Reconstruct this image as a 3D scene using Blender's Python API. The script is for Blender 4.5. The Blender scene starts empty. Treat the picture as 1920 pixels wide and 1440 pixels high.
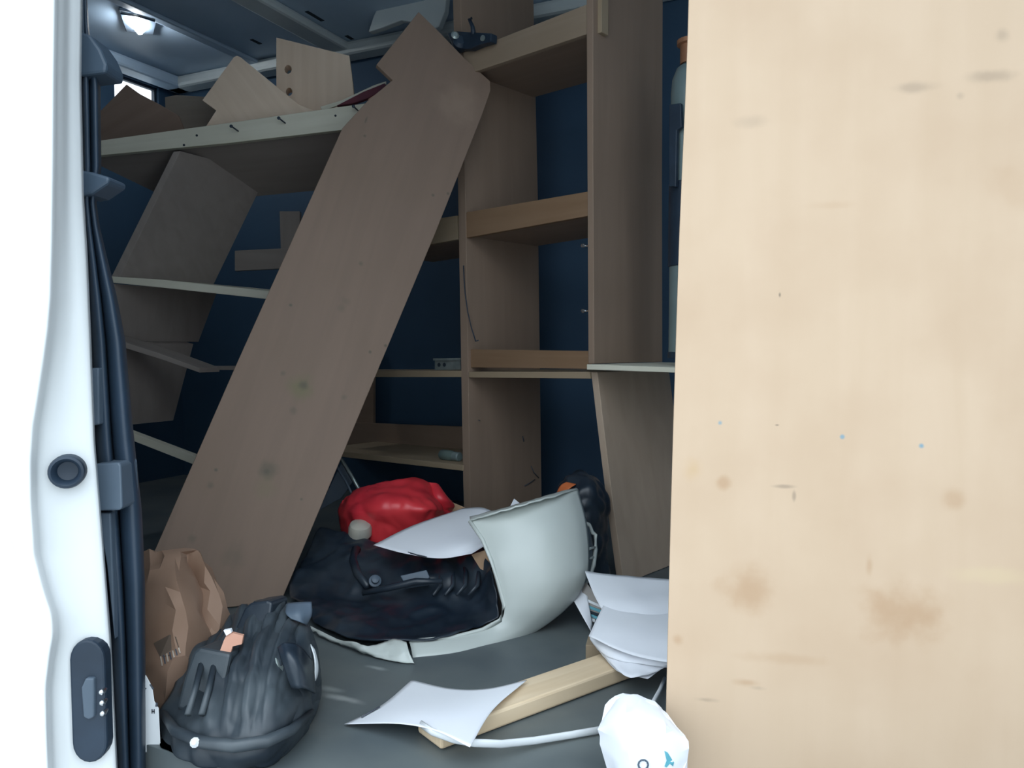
import bpy, bmesh, math, random
from mathutils import Vector, Matrix, noise
from mathutils.bvhtree import BVHTree
random.seed(4)
C = bpy.context.scene.collection
scene = bpy.context.scene

# ------------------------------------------------------------------ camera
FPX, CAMZ, PITCH = 1450.0, 0.60, math.atan(70/1450.0)
cd = bpy.data.cameras.new('camera'); cam = bpy.data.objects.new('camera', cd); C.objects.link(cam)
cam.location = (0, 0, CAMZ); cam.rotation_euler = (math.pi/2-PITCH, 0, 0)
cd.sensor_width = 36; cd.lens = FPX/1920*36; cd.clip_start = 0.02
scene.camera = cam
# ------------------------------------------------------------------ overcast daylight
w = bpy.data.worlds.new('overcast'); scene.world = w; w.use_nodes = True
bg = w.node_tree.nodes['Background']
# overcast sky: the zenith is three times as bright as the horizon
_t = w.node_tree; _tc = _t.nodes.new('ShaderNodeTexCoord'); _sx = _t.nodes.new('ShaderNodeSeparateXYZ')
_mr = _t.nodes.new('ShaderNodeMapRange'); _mr.inputs[3].default_value = .5; _mr.inputs[4].default_value = 1.5
_t.links.new(_tc.outputs['Generated'], _sx.inputs[0]); _t.links.new(_sx.outputs['Z'], _mr.inputs[0]); _t.links.new(_mr.outputs[0], bg.inputs[1])
bg.inputs[0].default_value = (0.80, 0.91, 1.0, 1)
scene.view_settings.view_transform = 'Standard'; scene.view_settings.look = 'None'
scene.view_settings.gamma = 1; scene.view_settings.use_curve_mapping = False
scene.view_settings.exposure = 1.6

# ------------------------------------------------------------------ geometry helpers
SP, CP = math.sin(PITCH), math.cos(PITCH)
def ray(px, py):
    a, b = (px-960)/FPX, (720-py)/FPX
    return Vector((a, CP+b*SP, -SP+b*CP))
def P(px, py, D):                       # the point a pixel shows at distance D into the van
    d = ray(px, py); return Vector((0, 0, CAMZ)) + d*(D/d.y)
def cast(px, py, plane):                # ... on a plane
    p0, n = plane; d = ray(px, py); o = Vector((0, 0, CAMZ))
    return o + d*((p0-o).dot(n)/d.dot(n))
def F(px, py, z=0.0): return cast(px, py, (Vector((0, 0, z)), Vector((0, 0, 1))))
YAW = math.radians(25)                  # the van's long side is turned against the view
U = Vector((math.cos(YAW), -math.sin(YAW), 0)); V = Vector((math.sin(YAW), math.cos(YAW), 0)); Z = Vector((0, 0, 1))
def UV(u, v, z): return U*u + V*v + Z*z

WM = {}                                 # world matrix of everything linked so far
def link(name, me, M, mat, parent=None, smooth=False, bevel=0, solid=0):
    o = bpy.data.objects.new(name, me); C.objects.link(o)
    if mat: me.materials.append(mat)
    WM[o.name] = M.copy()
    if parent: o.parent = parent; M = WM[parent.name].inverted() @ M
    o.matrix_basis = M
    if smooth:
        for f in me.polygons: f.use_smooth = True
    if solid:
        m = o.modifiers.new('solid', 'SOLIDIFY'); m.thickness = solid; m.offset = 0
    if bevel:
        m = o.modifiers.new('bevel', 'BEVEL'); m.width = bevel; m.segments = 2; m.limit_method = 'ANGLE'
    return o
def frame(o, ex, ez):
    ez = ez.normalized(); ex = (ex-ez*ex.dot(ez)).normalized(); ey = ez.cross(ex)
    M = Matrix((ex, ey, ez)).transposed().to_4x4(); M.translation = o; return M
def newell(p):
    n = Vector()
    for i in range(len(p)):
        a, b = p[i], p[(i+1) % len(p)]
        n += Vector(((a.y-b.y)*(a.z+b.z), (a.z-b.z)*(a.x+b.x), (a.x-b.x)*(a.y+b.y)))
    return n.normalized()
def prism(name, pts, ext, mat, parent=None, grain=None, bevel=0.0015, holes=()):
    """flat outline pts (world) pushed along ext; local x = grain, local z = face normal"""
    n = newell(pts)
    if n.dot(ext) > 0: n = -n
    M = frame(pts[0], grain if grain else (pts[1]-pts[0]), n); Mi = M.inverted()
    e = Mi.to_3x3() @ ext
    bm = bmesh.new()
    loops = [[Mi @ p for p in pts]] + [[Mi @ p for p in h] for h in holes]
    allf, allb = [], []
    if holes:
        edges = []
        for lp in loops:
            vs = [bm.verts.new(p) for p in lp]; allf.append(vs)
            for i in range(len(vs)): edges.append(bm.edges.new((vs[i], vs[(i+1) % len(vs)])))
        r = bmesh.ops.triangle_fill(bm, use_beauty=True, edges=edges)
        fs = [g for g in r['geom'] if isinstance(g, bmesh.types.BMFace)]
        mp = {}
        for vs in allf:
            for v in vs: mp[v] = bm.verts.new(v.co+e)
        for f in fs: bm.faces.new([mp[v] for v in reversed(f.verts)])
        for vs in allf:
            for i in range(len(vs)):
                a, b = vs[i], vs[(i+1) % len(vs)]; bm.faces.new((a, b, mp[b], mp[a]))
    else:
        f = [bm.verts.new(p) for p in loops[0]]; b = [bm.verts.new(p+e) for p in loops[0]]
        bm.faces.new(f); bm.faces.new(list(reversed(b)))
        for i in range(len(f)):
            j = (i+1) % len(f); bm.faces.new((f[j], f[i], b[i], b[j]))
    bmesh.ops.recalc_face_normals(bm, faces=bm.faces)
    me = bpy.data.meshes.new(name); bm.to_mesh(me); bm.free()
    return link(name, me, M, mat, parent, bevel=bevel)
def ppx(name, px, plane, ext, mat, parent=None, grain=None, **k):
    return prism(name, [cast(x, y, plane) for x, y in px], ext, mat, parent, grain, **k)
def cuboid(name, o, a, b, c, mat, parent=None, bevel=0.0015):
    return prism(name, [o, o+a, o+a+b, o+b], c, mat, parent, bevel=bevel)
def cr(p, t):                           # Catmull-Rom through a list of points
    n = len(p)-1; s = min(int(t*n), n-1); f = t*n-s
    p1, p2 = p[s], p[s+1]; p0 = p[s-1] if s > 0 else p1*2-p2; p3 = p[s+2] if s+2 <= n else p2*2-p1
    return 0.5*((2*p1) + (p2-p0)*f + (2*p0-5*p1+4*p2-p3)*f*f + (3*p1-p0-3*p2+p3)*f**3)
def gridpts(rows, nu, nv):
    out = []
    for j in range(nv+1):
        col = [cr(r, j/nv) for r in rows]; out.append(col)
    return [[cr(c, i/nu) for c in out] for i in range(nu+1)]   # [i along rows][j along row]
def tov(rows): return [[p if isinstance(p, Vector) else P(*p) for p in r] for r in rows]
def fbm(p, s, oct=3):
    return sum(noise.noise(p*s*2**k)/2**k for k in range(oct))
def surf(name, rows, nu, nv, mat, parent=None, solid=0.0006, disp=None, bulge=0.0, floor=None):
    g = gridpts(tov(rows), nu, nv); cen = sum((p for r in g for p in r), Vector())/((nu+1)*(nv+1))
    bm = bmesh.new()
    vs = []
    for i, r in enumerate(g):
        line = []
        for j, p in enumerate(r):
            q = p.copy()
            if bulge: q.y -= bulge*math.sin(math.pi*j/nv)
            line.append(bm.verts.new(q-cen))
        vs.append(line)
    for i in range(nu):
        for j in range(nv): bm.faces.new((vs[i][j], vs[i+1][j], vs[i+1][j+1], vs[i][j+1]))
    bm.normal_update()
    if disp:
        nn = [(v, v.normal.copy()) for v in bm.verts]
        for v, n in nn: v.co += n*disp(v.co+cen)
    if floor is not None:
        for v in bm.verts: v.co.z = max(v.co.z, floor-cen.z)
    me = bpy.data.meshes.new(name); bm.to_mesh(me); bm.free()
    return link(name, me, Matrix.Translation(cen), mat, parent, smooth=True, solid=solid)
def bag(name, rows, nu, nv, back, mat, parent=None, disp=None, floor=0.002, facet=0.0):
    """closed soft body: a front surface through the rows and a back bulging along `back`"""
    g = gridpts(tov(rows), nu, nv); cen = sum((p for r in g for p in r), Vector())/((nu+1)*(nv+1))
    if facet:                            # crumpled film: irregular flat facets
        rnd = random.Random(len(name)*7+nu)
        for r in g:
            for k in range(nv+1): r[k] = r[k]+Vector((rnd.uniform(-1, 1), rnd.uniform(-1, 1)*1.0, rnd.uniform(-1, 1)))*facet
    bm = bmesh.new(); f, b = {}, {}
    for i in range(nu+1):
        for j in range(nv+1):
            p = g[i][j]; f[i, j] = bm.verts.new(p)
            if 0 < i < nu and 0 < j < nv:
                k = (math.sin(math.pi*i/nu)*math.sin(math.pi*j/nv))**0.4
                b[i, j] = bm.verts.new(p+back*k)
            else: b[i, j] = f[i, j]
    for i in range(nu):
        for j in range(nv):
            bm.faces.new((f[i, j], f[i+1, j], f[i+1, j+1], f[i, j+1]))
            q = (b[i, j], b[i, j+1], b[i+1, j+1], b[i+1, j])
            if len(set(q)) == 4 and bm.faces.get(q) is None: bm.faces.new(q)
    bmesh.ops.recalc_face_normals(bm, faces=bm.faces); bm.normal_update()
    if disp:
        nn = [(v, v.normal.copy()) for v in bm.verts]
        for v, n in nn: v.co += n*disp(v.co)
    for v in bm.verts:
        if v.co.z < floor: v.co.z = floor
        v.co -= cen
    if facet:
        bmesh.ops.triangulate(bm, faces=bm.faces, quad_method='SHORT_EDGE')
    me = bpy.data.meshes.new(name); bm.to_mesh(me); bm.free()
    o = link(name, me, Matrix.Translation(cen), mat, parent, smooth=True)
    if facet:
        m = o.modifiers.new('edges', 'EDGE_SPLIT'); m.split_angle = math.radians(27)
    return o
def tube(name, path, r, mat, parent=None, seg=8, flat=None):
    path = [p if isinstance(p, Vector) else P(*p) for p in path]; cen = sum(path, Vector())/len(path)
    bm = bmesh.new(); rings = []
    for i, p in enumerate(path):
        t = (path[min(i+1, len(path)-1)]-path[max(i-1, 0)]).normalized()
        s = t.cross(Z if abs(t.z) < .9 else Vector((1, 0, 0))).normalized(); u = s.cross(t)
        rr = r[i] if isinstance(r, (list, tuple)) else r
        rings.append([bm.verts.new(p-cen+(s*math.cos(a)*rr*(flat or 1)+u*math.sin(a)*rr)) for a in [2*math.pi*k/seg for k in range(seg)]])
    for a, b in zip(rings, rings[1:]):
        for k in range(seg): bm.faces.new((a[k], a[(k+1) % seg], b[(k+1) % seg], b[k]))
    bm.faces.new(list(reversed(rings[0]))); bm.faces.new(rings[-1])
    bmesh.ops.recalc_face_normals(bm, faces=bm.faces)
    me = bpy.data.meshes.new(name); bm.to_mesh(me); bm.free()
    return link(name, me, Matrix.Translation(cen), mat, parent, smooth=True)
def lathe(name, prof, o, axis, mat, parent=None, seg=28, sx=1.0):
    M = frame(o, Vector((0.31, 0.2, 0.93)) if abs(axis.normalized().z) < .8 else Vector((1, 0, 0)), axis)
    bm = bmesh.new(); rings = []
    for r, z in prof:
        rings.append([bm.verts.new((max(r, 1e-4)*math.cos(2*math.pi*k/seg)*sx, max(r, 1e-4)*math.sin(2*math.pi*k/seg), z)) for k in range(seg)])
    for a, b in zip(rings, rings[1:]):
        for k in range(seg): bm.faces.new((a[k], a[(k+1) % seg], b[(k+1) % seg], b[k]))
    bm.faces.new(list(reversed(rings[0]))); bm.faces.new(rings[-1])
    bmesh.ops.recalc_face_normals(bm, faces=bm.faces)
    me = bpy.data.meshes.new(name); bm.to_mesh(me); bm.free()
    o = link(name, me, M, mat, parent, smooth=True)
    m = o.modifiers.new('edges', 'EDGE_SPLIT'); m.split_angle = math.radians(38)
    return o
def thing(name, label, cat, loc, group=None):
    o = bpy.data.objects.new(name, None); C.objects.link(o); o.matrix_basis = Matrix.Translation(loc); WM[o.name] = Matrix.Translation(loc)
    o.empty_display_size = .05; return tag(o, label, cat, group)
def hug(name, on_, px, mat, off=.0012, th=.004):
    """a thin printed or glued patch that follows the surface of the thing it belongs to"""
    M = WM[on_.name]; me = on_.data
    bvh = BVHTree.FromPolygons([M @ v.co for v in me.vertices], [tuple(p.vertices) for p in me.polygons])
    o = Vector((0, 0, CAMZ)); pts = []
    for x, y in px:
        d = ray(x, y).normalized(); h = bvh.ray_cast(o, d)
        pts.append((h[0] if h[0] else pts[-1][0] if pts else P(x, y, 1.2), d))
    a = [p-d*off for p, d in pts]; b = [p+d*th for p, d in pts]; c = a[0]
    bm = bmesh.new(); f = [bm.verts.new(p-c) for p in a]; k = [bm.verts.new(p-c) for p in b]
    bm.faces.new(f); bm.faces.new(list(reversed(k)))
    for i in range(len(f)): j = (i+1) % len(f); bm.faces.new((f[j], f[i], k[i], k[j]))
    bmesh.ops.recalc_face_normals(bm, faces=bm.faces); m2 = bpy.data.meshes.new(name); bm.to_mesh(m2); bm.free()
    return link(name, m2, Matrix.Translation(c), mat, on_)
def tag(o, label, cat, group=None):
    o['label'] = label; o['category'] = cat
    if group: o['group'] = group
    return o
def struct(o): o['kind'] = 'structure'; return o

# ------------------------------------------------------------------ materials
def base(name, col, rough=0.6, metal=0.0, spec=0.5):
    m = bpy.data.materials.new(name); m.use_nodes = True; b = m.node_tree.nodes['Principled BSDF']
    b.inputs['Base Color'].default_value = (*col, 1); b.inputs['Roughness'].default_value = rough
    b.inputs['Metallic'].default_value = metal; b.inputs['Specular IOR Level'].default_value = spec
    return m, m.node_tree, b
def N(nt, t, **k):
    n = nt.nodes.new(t)
    for a, v in k.items(): setattr(n, a, v)
    return n
def mix(nt, fac, a, b, mode='MIX'):
    n = N(nt, 'ShaderNodeMix', data_type='RGBA', blend_type=mode)
    for s, v in ((n.inputs[0], fac), (n.inputs[6], a), (n.inputs[7], b)):
        if hasattr(v, 'links'): nt.links.new(v, s)
        elif isinstance(v, tuple): s.default_value = (*v, 1)
        else: s.default_value = v
    return n.outputs[2]
def mottled(name, c1, c2, scale=6, rough=0.6, metal=0.0, spec=0.5, bump=0.0, detail=6, lo=.35, hi=.65, stretch=(1, 1, 1), stains=()):
    m, nt, b = base(name, c1, rough, metal, spec)
    tc = N(nt, 'ShaderNodeTexCoord'); mp = N(nt, 'ShaderNodeMapping'); mp.inputs['Scale'].default_value = stretch
    nt.links.new(tc.outputs['Object'], mp.inputs['Vector'])
    no = N(nt, 'ShaderNodeTexNoise'); no.inputs['Scale'].default_value = scale; no.inputs['Detail'].default_value = detail
    nt.links.new(mp.outputs[0], no.inputs['Vector'])
    mr = N(nt, 'ShaderNodeMapRange'); mr.inputs[1].default_value = lo; mr.inputs[2].default_value = hi
    nt.links.new(no.outputs['Fac'], mr.inputs[0])
    col = mix(nt, mr.outputs[0], c1, c2)
    col = add_stains(nt, tc, col, stains)
    nt.links.new(col, b.inputs['Base Color'])
    if bump:
        bp = N(nt, 'ShaderNodeBump'); bp.inputs['Strength'].default_value = bump; bp.inputs['Distance'].default_value = .004
        nt.links.new(no.outputs['Fac'], bp.inputs['Height']); nt.links.new(bp.outputs[0], b.inputs['Normal'])
    return m
def add_stains(nt, tc, col, stains):
    """wear marks with a place of their own on the board: (x, y, radius, colour, strength[, squash])"""
    if not stains: return col
    no = N(nt, 'ShaderNodeTexNoise'); no.inputs['Scale'].default_value = 26; no.inputs['Detail'].default_value = 4
    nt.links.new(tc.outputs['Object'], no.inputs['Vector'])
    for s in stains:
        x, y, r, c, k = s[:5]; sq = s[5] if len(s) > 5 else (1, 1)
        mp = N(nt, 'ShaderNodeMapping'); mp.vector_type = 'TEXTURE'
        mp.inputs['Location'].default_value = (x, y, 0); mp.inputs['Scale'].default_value = (sq[0], sq[1], 1)
        nt.links.new(tc.outputs['Object'], mp.inputs['Vector'])
        ln = N(nt, 'ShaderNodeVectorMath', operation='LENGTH'); nt.links.new(mp.outputs[0], ln.inputs[0])
        ad = N(nt, 'ShaderNodeMath', operation='MULTIPLY_ADD'); nt.links.new(no.outputs['Fac'], ad.inputs[0]); ad.inputs[1].default_value = r*1.3
        nt.links.new(ln.outputs['Value'], ad.inputs[2])
        mr = N(nt, 'ShaderNodeMapRange', interpolation_type='SMOOTHSTEP'); nt.links.new(ad.outputs[0], mr.inputs[0])
        mr.inputs[1].default_value = r*.75; mr.inputs[2].default_value = r*1.75; mr.inputs[3].default_value = k; mr.inputs[4].default_value = 0
        col = mix(nt, mr.outputs[0], col, c)
    return col
def wood(name, c1, c2, c3=None, gx=2.2, gy=38, stains=(), rough=.62, blotch=2.2, bamt=.35):
    m, nt, b = base(name, c1, rough, 0, .25)
    tc = N(nt, 'ShaderNodeTexCoord'); oi = N(nt, 'ShaderNodeObjectInfo')
    mp = N(nt, 'ShaderNodeMapping'); mp.inputs['Scale'].default_value = (gx, gy, gy*.6)
    cb = N(nt, 'ShaderNodeCombineXYZ')
    ml = N(nt, 'ShaderNodeMath', operation='MULTIPLY'); ml.inputs[1].default_value = 50; nt.links.new(oi.outputs['Random'], ml.inputs[0])
    for i in (0, 1): nt.links.new(ml.outputs[0], cb.inputs[i])
    nt.links.new(tc.outputs['Object'], mp.inputs['Vector']); nt.links.new(cb.outputs[0], mp.inputs['Location'])
    no = N(nt, 'ShaderNodeTexNoise'); no.inputs['Scale'].default_value = 1.0; no.inputs['Detail'].default_value = 5; no.inputs['Distortion'].default_value = .6
    nt.links.new(mp.outputs[0], no.inputs['Vector'])
    mr = N(nt, 'ShaderNodeMapRange'); mr.inputs[1].default_value = .3; mr.inputs[2].default_value = .7; nt.links.new(no.outputs['Fac'], mr.inputs[0])
    col = mix(nt, mr.outputs[0], c1, c2)
    n2 = N(nt, 'ShaderNodeTexNoise'); n2.inputs['Scale'].default_value = blotch*2; n2.inputs['Detail'].default_value = 4; nt.links.new(tc.outputs['Object'], n2.inputs['Vector'])
    m2 = N(nt, 'ShaderNodeMapRange'); m2.inputs[1].default_value = .42; m2.inputs[2].default_value = .72; m2.inputs[4].default_value = bamt; nt.links.new(n2.outputs['Fac'], m2.inputs[0])
    col = mix(nt, m2.outputs[0], col, c3 or c2)
    col = add_stains(nt, tc, col, stains); nt.links.new(col, b.inputs['Base Color'])
    bp = N(nt, 'ShaderNodeBump'); bp.inputs['Strength'].default_value = .12; bp.inputs['Distance'].default_value = .002
    nt.links.new(no.outputs['Fac'], bp.inputs['Height']); nt.links.new(bp.outputs[0], b.inputs['Normal'])
    return m
PLY = ((.34, .26, .19), (.30, .225, .16), (.27, .20, .135))
m_ply = wood('plywood', *PLY)
m_ply2 = wood('shaded plywood', (.30, .215, .16), (.265, .19, .14), (.235, .165, .12))  # interior ply, the van's shade put into its darker colour
m_pine = wood('pine batten', (.36, .28, .195), (.32, .245, .16), (.29, .215, .135))
m_pale = wood('pale batten', (.70, .68, .57), (.62, .60, .49), (.54, .52, .42))
m_red = wood('reddish rail', (.26, .165, .10), (.225, .138, .08), (.21, .125, .07))
m_pale_ply = wood('pale loose ply', (.82, .66, .52), (.75, .59, .45), (.69, .53, .40))
m_white = mottled('white paint', (.72, .75, .76), (.68, .71, .72), 3, .32)
m_shell = mottled('haze blue lining', (.028, .074, .135), (.023, .062, .115), 2.5, .7)  # blue haze of the interior shadows put into the wall colour
m_roof = mottled('roof paint', (.46, .60, .74), (.40, .53, .67), 2.0, .42, bump=.05)
m_bow = mottled('roof bow paint', (.62, .68, .68), (.54, .60, .61), 4, .45)
m_rub = mottled('black rubber', (.018, .035, .06), (.012, .024, .042), 12, .5)
m_seal = mottled('door seal rubber', (.026, .046, .075), (.020, .037, .060), 12, .45)
m_brk = mottled('blue grey plastic', (.055, .085, .125), (.045, .072, .105), 8, .5)
mattes = mottled('brown print', (.14, .10, .075), (.11, .08, .06), 8, .8)
m_barw = base('pale print', (.50, .43, .36), .8)[0]
m_hole = base('hole', (.012, .022, .035), .8)[0]
m_grey = mottled('grey plastic', (.09, .12, .16), (.07, .10, .135), 9, .5)
m_blk = mottled('black plastic', (.010, .018, .030), (.034, .046, .060), 9, .36, bump=.5, lo=.42, hi=.7)
m_dust = mottled('dusty black plastic', (.014, .022, .032), (.082, .10, .112), 8, .45, bump=.4, lo=.38, hi=.82)
m_paper = mottled('paper', (.80, .82, .86), (.77, .79, .84), 4, .8)
m_ink = base('ink', (.07, .08, .10), .7)[0]
m_bump = mottled('bumper paint', (.66, .70, .68), (.60, .64, .62), 5, .3)
m_redbag = mottled('red plastic film', (.62, .03, .048), (.72, .045, .055), 7, .35)
m_kraft = mottled('kraft paper', (.32, .205, .145), (.27, .165, .11), 8, .75, bump=.2)
m_card = mottled('cardboard', (.50, .33, .20), (.44, .28, .17), 8, .8)
m_metal = mottled('zinc', (.46, .52, .50), (.34, .40, .39), 30, .38, .7)
m_steel = base('steel', (.72, .74, .76), .22, 1.0)[0]
m_brass = mottled('copper fitting', (.40, .19, .10), (.30, .14, .08), 12, .5, .3)
m_tank = mottled('tank paint', (.17, .225, .225), (.14, .19, .195), 8, .4)
m_orange = base('orange plastic', (.62, .16, .05), .5)[0]
m_teal = base('teal print', (.10, .36, .44), .6)[0]
m_strip = mottled('white plastic', (.72, .75, .77), (.66, .69, .71), 8, .4)
m_pink = mottled('pink card', (.60, .33, .24), (.52, .27, .19), 9, .8)
m_bottle = mottled('green grey plastic', (.13, .18, .165), (.09, .13, .125), 14, .35)
m_maroon = mottled('maroon cloth', (.16, .035, .05), (.10, .03, .05), 9, .8)
m_ground = mottled('pale bounce ground', (.42, .42, .41), (.36, .36, .35), 40, .9)  # unseen ground kept pale to bounce light onto the ceiling
def glass():
    m = bpy.data.materials.new('window glass'); m.use_nodes = True; nt = m.node_tree; nt.nodes.clear()
    o = N(nt, 'ShaderNodeOutputMaterial'); t = N(nt, 'ShaderNodeBsdfTransparent'); g = N(nt, 'ShaderNodeBsdfGlossy'); g.inputs[1].default_value = .03
    mx = N(nt, 'ShaderNodeMixShader'); mx.inputs[0].default_value = .08
    nt.links.new(t.outputs[0], mx.inputs[1]); nt.links.new(g.outputs[0], mx.inputs[2]); nt.links.new(mx.outputs[0], o.inputs[0]); return m
m_glass = glass()
m_lens, _nt, _b = base('fill lamp lens', (.9, .9, .9), .3); _b.inputs['Emission Color'].default_value = (.95, .98, 1, 1); _b.inputs['Emission Strength'].default_value = 36.0  # added glow, raised to fill the ceiling and the top boards

# ------------------------------------------------------------------ the van's shell
VN, VF, UL, UR, ZC = 0.74, 2.62, -2.92, 1.25, 1.80
m_floor = mottled('rubber floor', (.055, .070, .075), (.10, .115, .112), 5, .55, bump=.1, stains=[])
fl = struct(cuboid('floor', UV(UL-.05, VN+.06, 0), U*(UR-UL+.1), V*(VF-VN-.03), Z*-.04, m_floor))
def fstain(px, py, r, c, k, sq=(1, 1)):
    q = fl.matrix_basis.inverted() @ F(px, py); return (q.x, q.y, r, c, k, sq)
m_floor2 = mottled('rubber mat floor', (.085, .105, .115), (.13, .15, .15), 5, .45, bump=.12,
    stains=[fstain(645, 1310, .022, (.36, .38, .37), .7, (2.2, .55)), fstain(705, 1252, .018, (.34, .37, .36), .7, (1.6, .5)),
            fstain(620, 1292, .02, (.32, .35, .34), .6, (1.6, .6)), fstain(560, 1360, .05, (.16, .17, .16), .5, (1.5, .8))])
fl.data.materials[0] = m_floor2
ce = struct(cuboid('ceiling', UV(UL-.06, VN-.05, ZC), U*(UR-UL+.12), V*(VF-VN+.09), Z*.03, m_roof))
struct(cuboid('wall_far', UV(UL-.06, VF-.002, -.04), U*(UR-UL+.12), Z*(ZC+.08), V*.04, m_shell))
struct(cuboid('wall_right', UV(UR, VN, 0), V*(VF-VN), Z*ZC, U*.04, m_shell))
# end wall with a small window under the rear header
wv0, wv1, wz0, wz1 = 2.295, 2.52, 1.52, 1.755
wl = struct(prism('wall_left', [UV(UL, VN-.05, -.03), UV(UL, VF+.03, -.03), UV(UL, VF+.03, ZC+.02), UV(UL, VN-.05, ZC+.02)], U*-.04, m_shell,
      holes=[[UV(UL, wv0, wz0), UV(UL, wv1, wz0), UV(UL, wv1, wz1), UV(UL, wv0, wz1)]]))
win = struct(prism('window_1', [UV(UL-.012, wv0, wz0), UV(UL-.012, wv1, wz0), UV(UL-.012, wv1, wz1), UV(UL-.012, wv0, wz1)], U*-.02, m_rub,
      holes=[[UV(UL-.012, wv0+.012, wz0+.012), UV(UL-.012, wv1-.012, wz0+.012), UV(UL-.012, wv1-.012, wz1-.012), UV(UL-.012, wv0+.012, wz1-.012)]]))
cuboid('pane', UV(UL-.018, wv0+.012, wz0+.012), V*(wv1-wv0-.024), Z*(wz1-wz0-.024), U*-.004, m_glass, win, bevel=0)
# roof bows, cant rail
struct(cuboid('trim_1', UV(-1.99, VN, ZC-.001), U*.10, V*(VF-VN), Z*-.035, m_bow, bevel=.012))
struct(cuboid('trim_2', UV(-2.90, VN, ZC-.001), U*.09, V*(VF-VN), Z*-.05, m_roof, bevel=.012))
struct(cuboid('trim_3', UV(-2.9, VF-.001, ZC-.001), U*(UR+2.88), V*-.09, Z*-.05, m_bow, bevel=.015))
struct(cuboid('trim_4', UV(-2.40, VN, ZC-.001), U*.05, V*(VF-VN), Z*-.018, m_roof, bevel=.008))
pl = (P(790, 20, 2.75), -V)
struct(ppx('trim_5', [(735, -40), (840, -40), (834, 20), (822, 50), (806, 58), (788, 44), (752, 38), (715, 52), (690, 60), (700, 30)], pl, V*.03, m_bow, bevel=.004))
for x, y, l in ((330, 52, .07), (386, 70, .04), (475, 15, .05), (545, 42, .05), (628, 92, .06), (590, 30, .09), (655, 70, .04), (480, 78, .05), (560, 55, .03)):
    q = cast(x, y, (Vector((0, 0, ZC)), Z)); s = U if x not in (590,) else U*.6+V*.8
    s = V
    cuboid('slot', q-s*l/2-U*.008, s*l, U*.016, Z*-.0015, m_hole, ce, bevel=0)
struct(cuboid('trim_8', UV(-1.2, VN-.04, -.07), U*(UR+1.2), V*.13, Z*-.05, m_rub))
# near side: header, closed sides, ground outside
struct(cuboid('wall_near', UV(UL, VN-.03, -.35), U*(UL*-1-1.18), Z*(ZC+.40), V*.05, m_white))
struct(cuboid('trim_6', UV(-1.25, VN-.03, 1.745), U*(UR+1.25), Z*.10, V*.06, m_white))
gd = struct(prism('ground', [Vector((-14, -14, -.62)), Vector((14, -14, -.62)), Vector((14, 14, -.62)), Vector((-14, 14, -.62))], Z*-.05, m_ground, bevel=0))

# door pillar at the left: white pressed steel, rubber seal, plug and contact plate
bx = [(-60, 106), (0, 105), (150, 103), (300, 102), (450, 100), (560, 97), (620, 92), (680, 84), (740, 75), (800, 65), (870, 60), (940, 61), (1040, 68), (1100, 83), (1150, 99), (1185, 103), (1230, 95), (1290, 88), (1380, 90), (1480, 94)]
rx = [(-60, 153), (150, 150), (370, 155), (480, 162), (620, 168), (830, 176), (1000, 190), (1200, 206), (1480, 220)]
ox = [(-60, 56), (560, 55), (700, 45), (800, 25), (900, 15), (1000, 22), (1060, 40), (1150, 60), (1180, 58), (1260, 40), (1350, 38), (1480, 36)]
sx = [(-60, 158), (60, 165), (150, 186), (320, 188), (372, 178), (420, 184), (480, 198), (560, 218), (640, 233), (800, 247), (960, 264), (1100, 270), (1480, 272)]
def lerp(t, y):
    for (a, p), (b, q) in zip(t, t[1:]):
        if a <= y <= b: return p+(q-p)*(y-a)/(b-a)
    return t[0][1] if y < t[0][0] else t[-1][1]
rows = []
ys = [-820, -600, -400, -250, -150, -100]+[-60+i*22 for i in range(71)]
for y in ys:
    b, r, o = lerp(bx, y), lerp(rx, y), lerp(ox, y)
    rows.append([(o-420, y, 1.22), (o-160, y, 1.085), (o-20, y, 1.02), (o, y, 1.005), (b-10, y, 1.0), (b-2, y, 1.003), (b+4, y, 1.012), (b+14, y, 1.025), ((b+r)/2, y, 1.042), (r-8, y, 1.055), (r-1, y, 1.065), (r+1, y, 1.10), (r-4, y, 1.17)])
pil = struct(surf('door_1', rows, 152, 48, m_white, None, solid=.002))
rows = []
for y in ys:
    r, s = lerp(rx, y), lerp(sx, y); w_ = s-r
    rows.append([(r-6, y, 1.16), (r+w_*.12, y, 1.118), (r+w_*.36, y, 1.108), (r+w_*.46, y, 1.14), (r+w_*.56, y, 1.12), (r+w_*.8, y, 1.112), (s-2, y, 1.13), (s, y, 1.16), (s-4, y, 1.19)])
surf('weatherstrip', rows, 152, 40, m_seal, pil, solid=.003)
nP = Vector((.42, -.9, .05)).normalized()
pb = (P(170, 100, 1.10), -Vector((0, 1, 0)))
ppx('bracket', [(148, 58), (168, 64), (188, 92), (200, 120), (198, 136), (148, 142)], pb, Vector((0, .05, 0)), m_brk, pil, bevel=.004)
ppx('bracket', [(148, 318), (172, 322), (205, 332), (203, 343), (172, 364), (150, 368)], pb, Vector((0, .05, 0)), m_brk, pil, bevel=.004)
ppx('door_stop', [(177, 870), (222, 867), (226, 872), (229, 952), (224, 957), (182, 958)], (P(200, 910, 1.085), -Vector((.15, 1, -.1))), Vector((0, .05, 0)), m_grey, pil, bevel=.004)
ppx('seal_strip', [(183, 962), (207, 962), (213, 1120), (214, 1200), (200, 1060)], (P(200, 1000, 1.095), -Vector((0, 1, 0))), Vector((0, .02, 0)), m_grey, pil, bevel=.002)
ppx('seal_strip', [(171, 690), (185, 690), (186, 796), (174, 798)], (P(180, 740, 1.095), -Vector((0, 1, 0))), Vector((0, .02, 0)), m_grey, pil, bevel=.002)
s_ = 1.06/FPX
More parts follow.
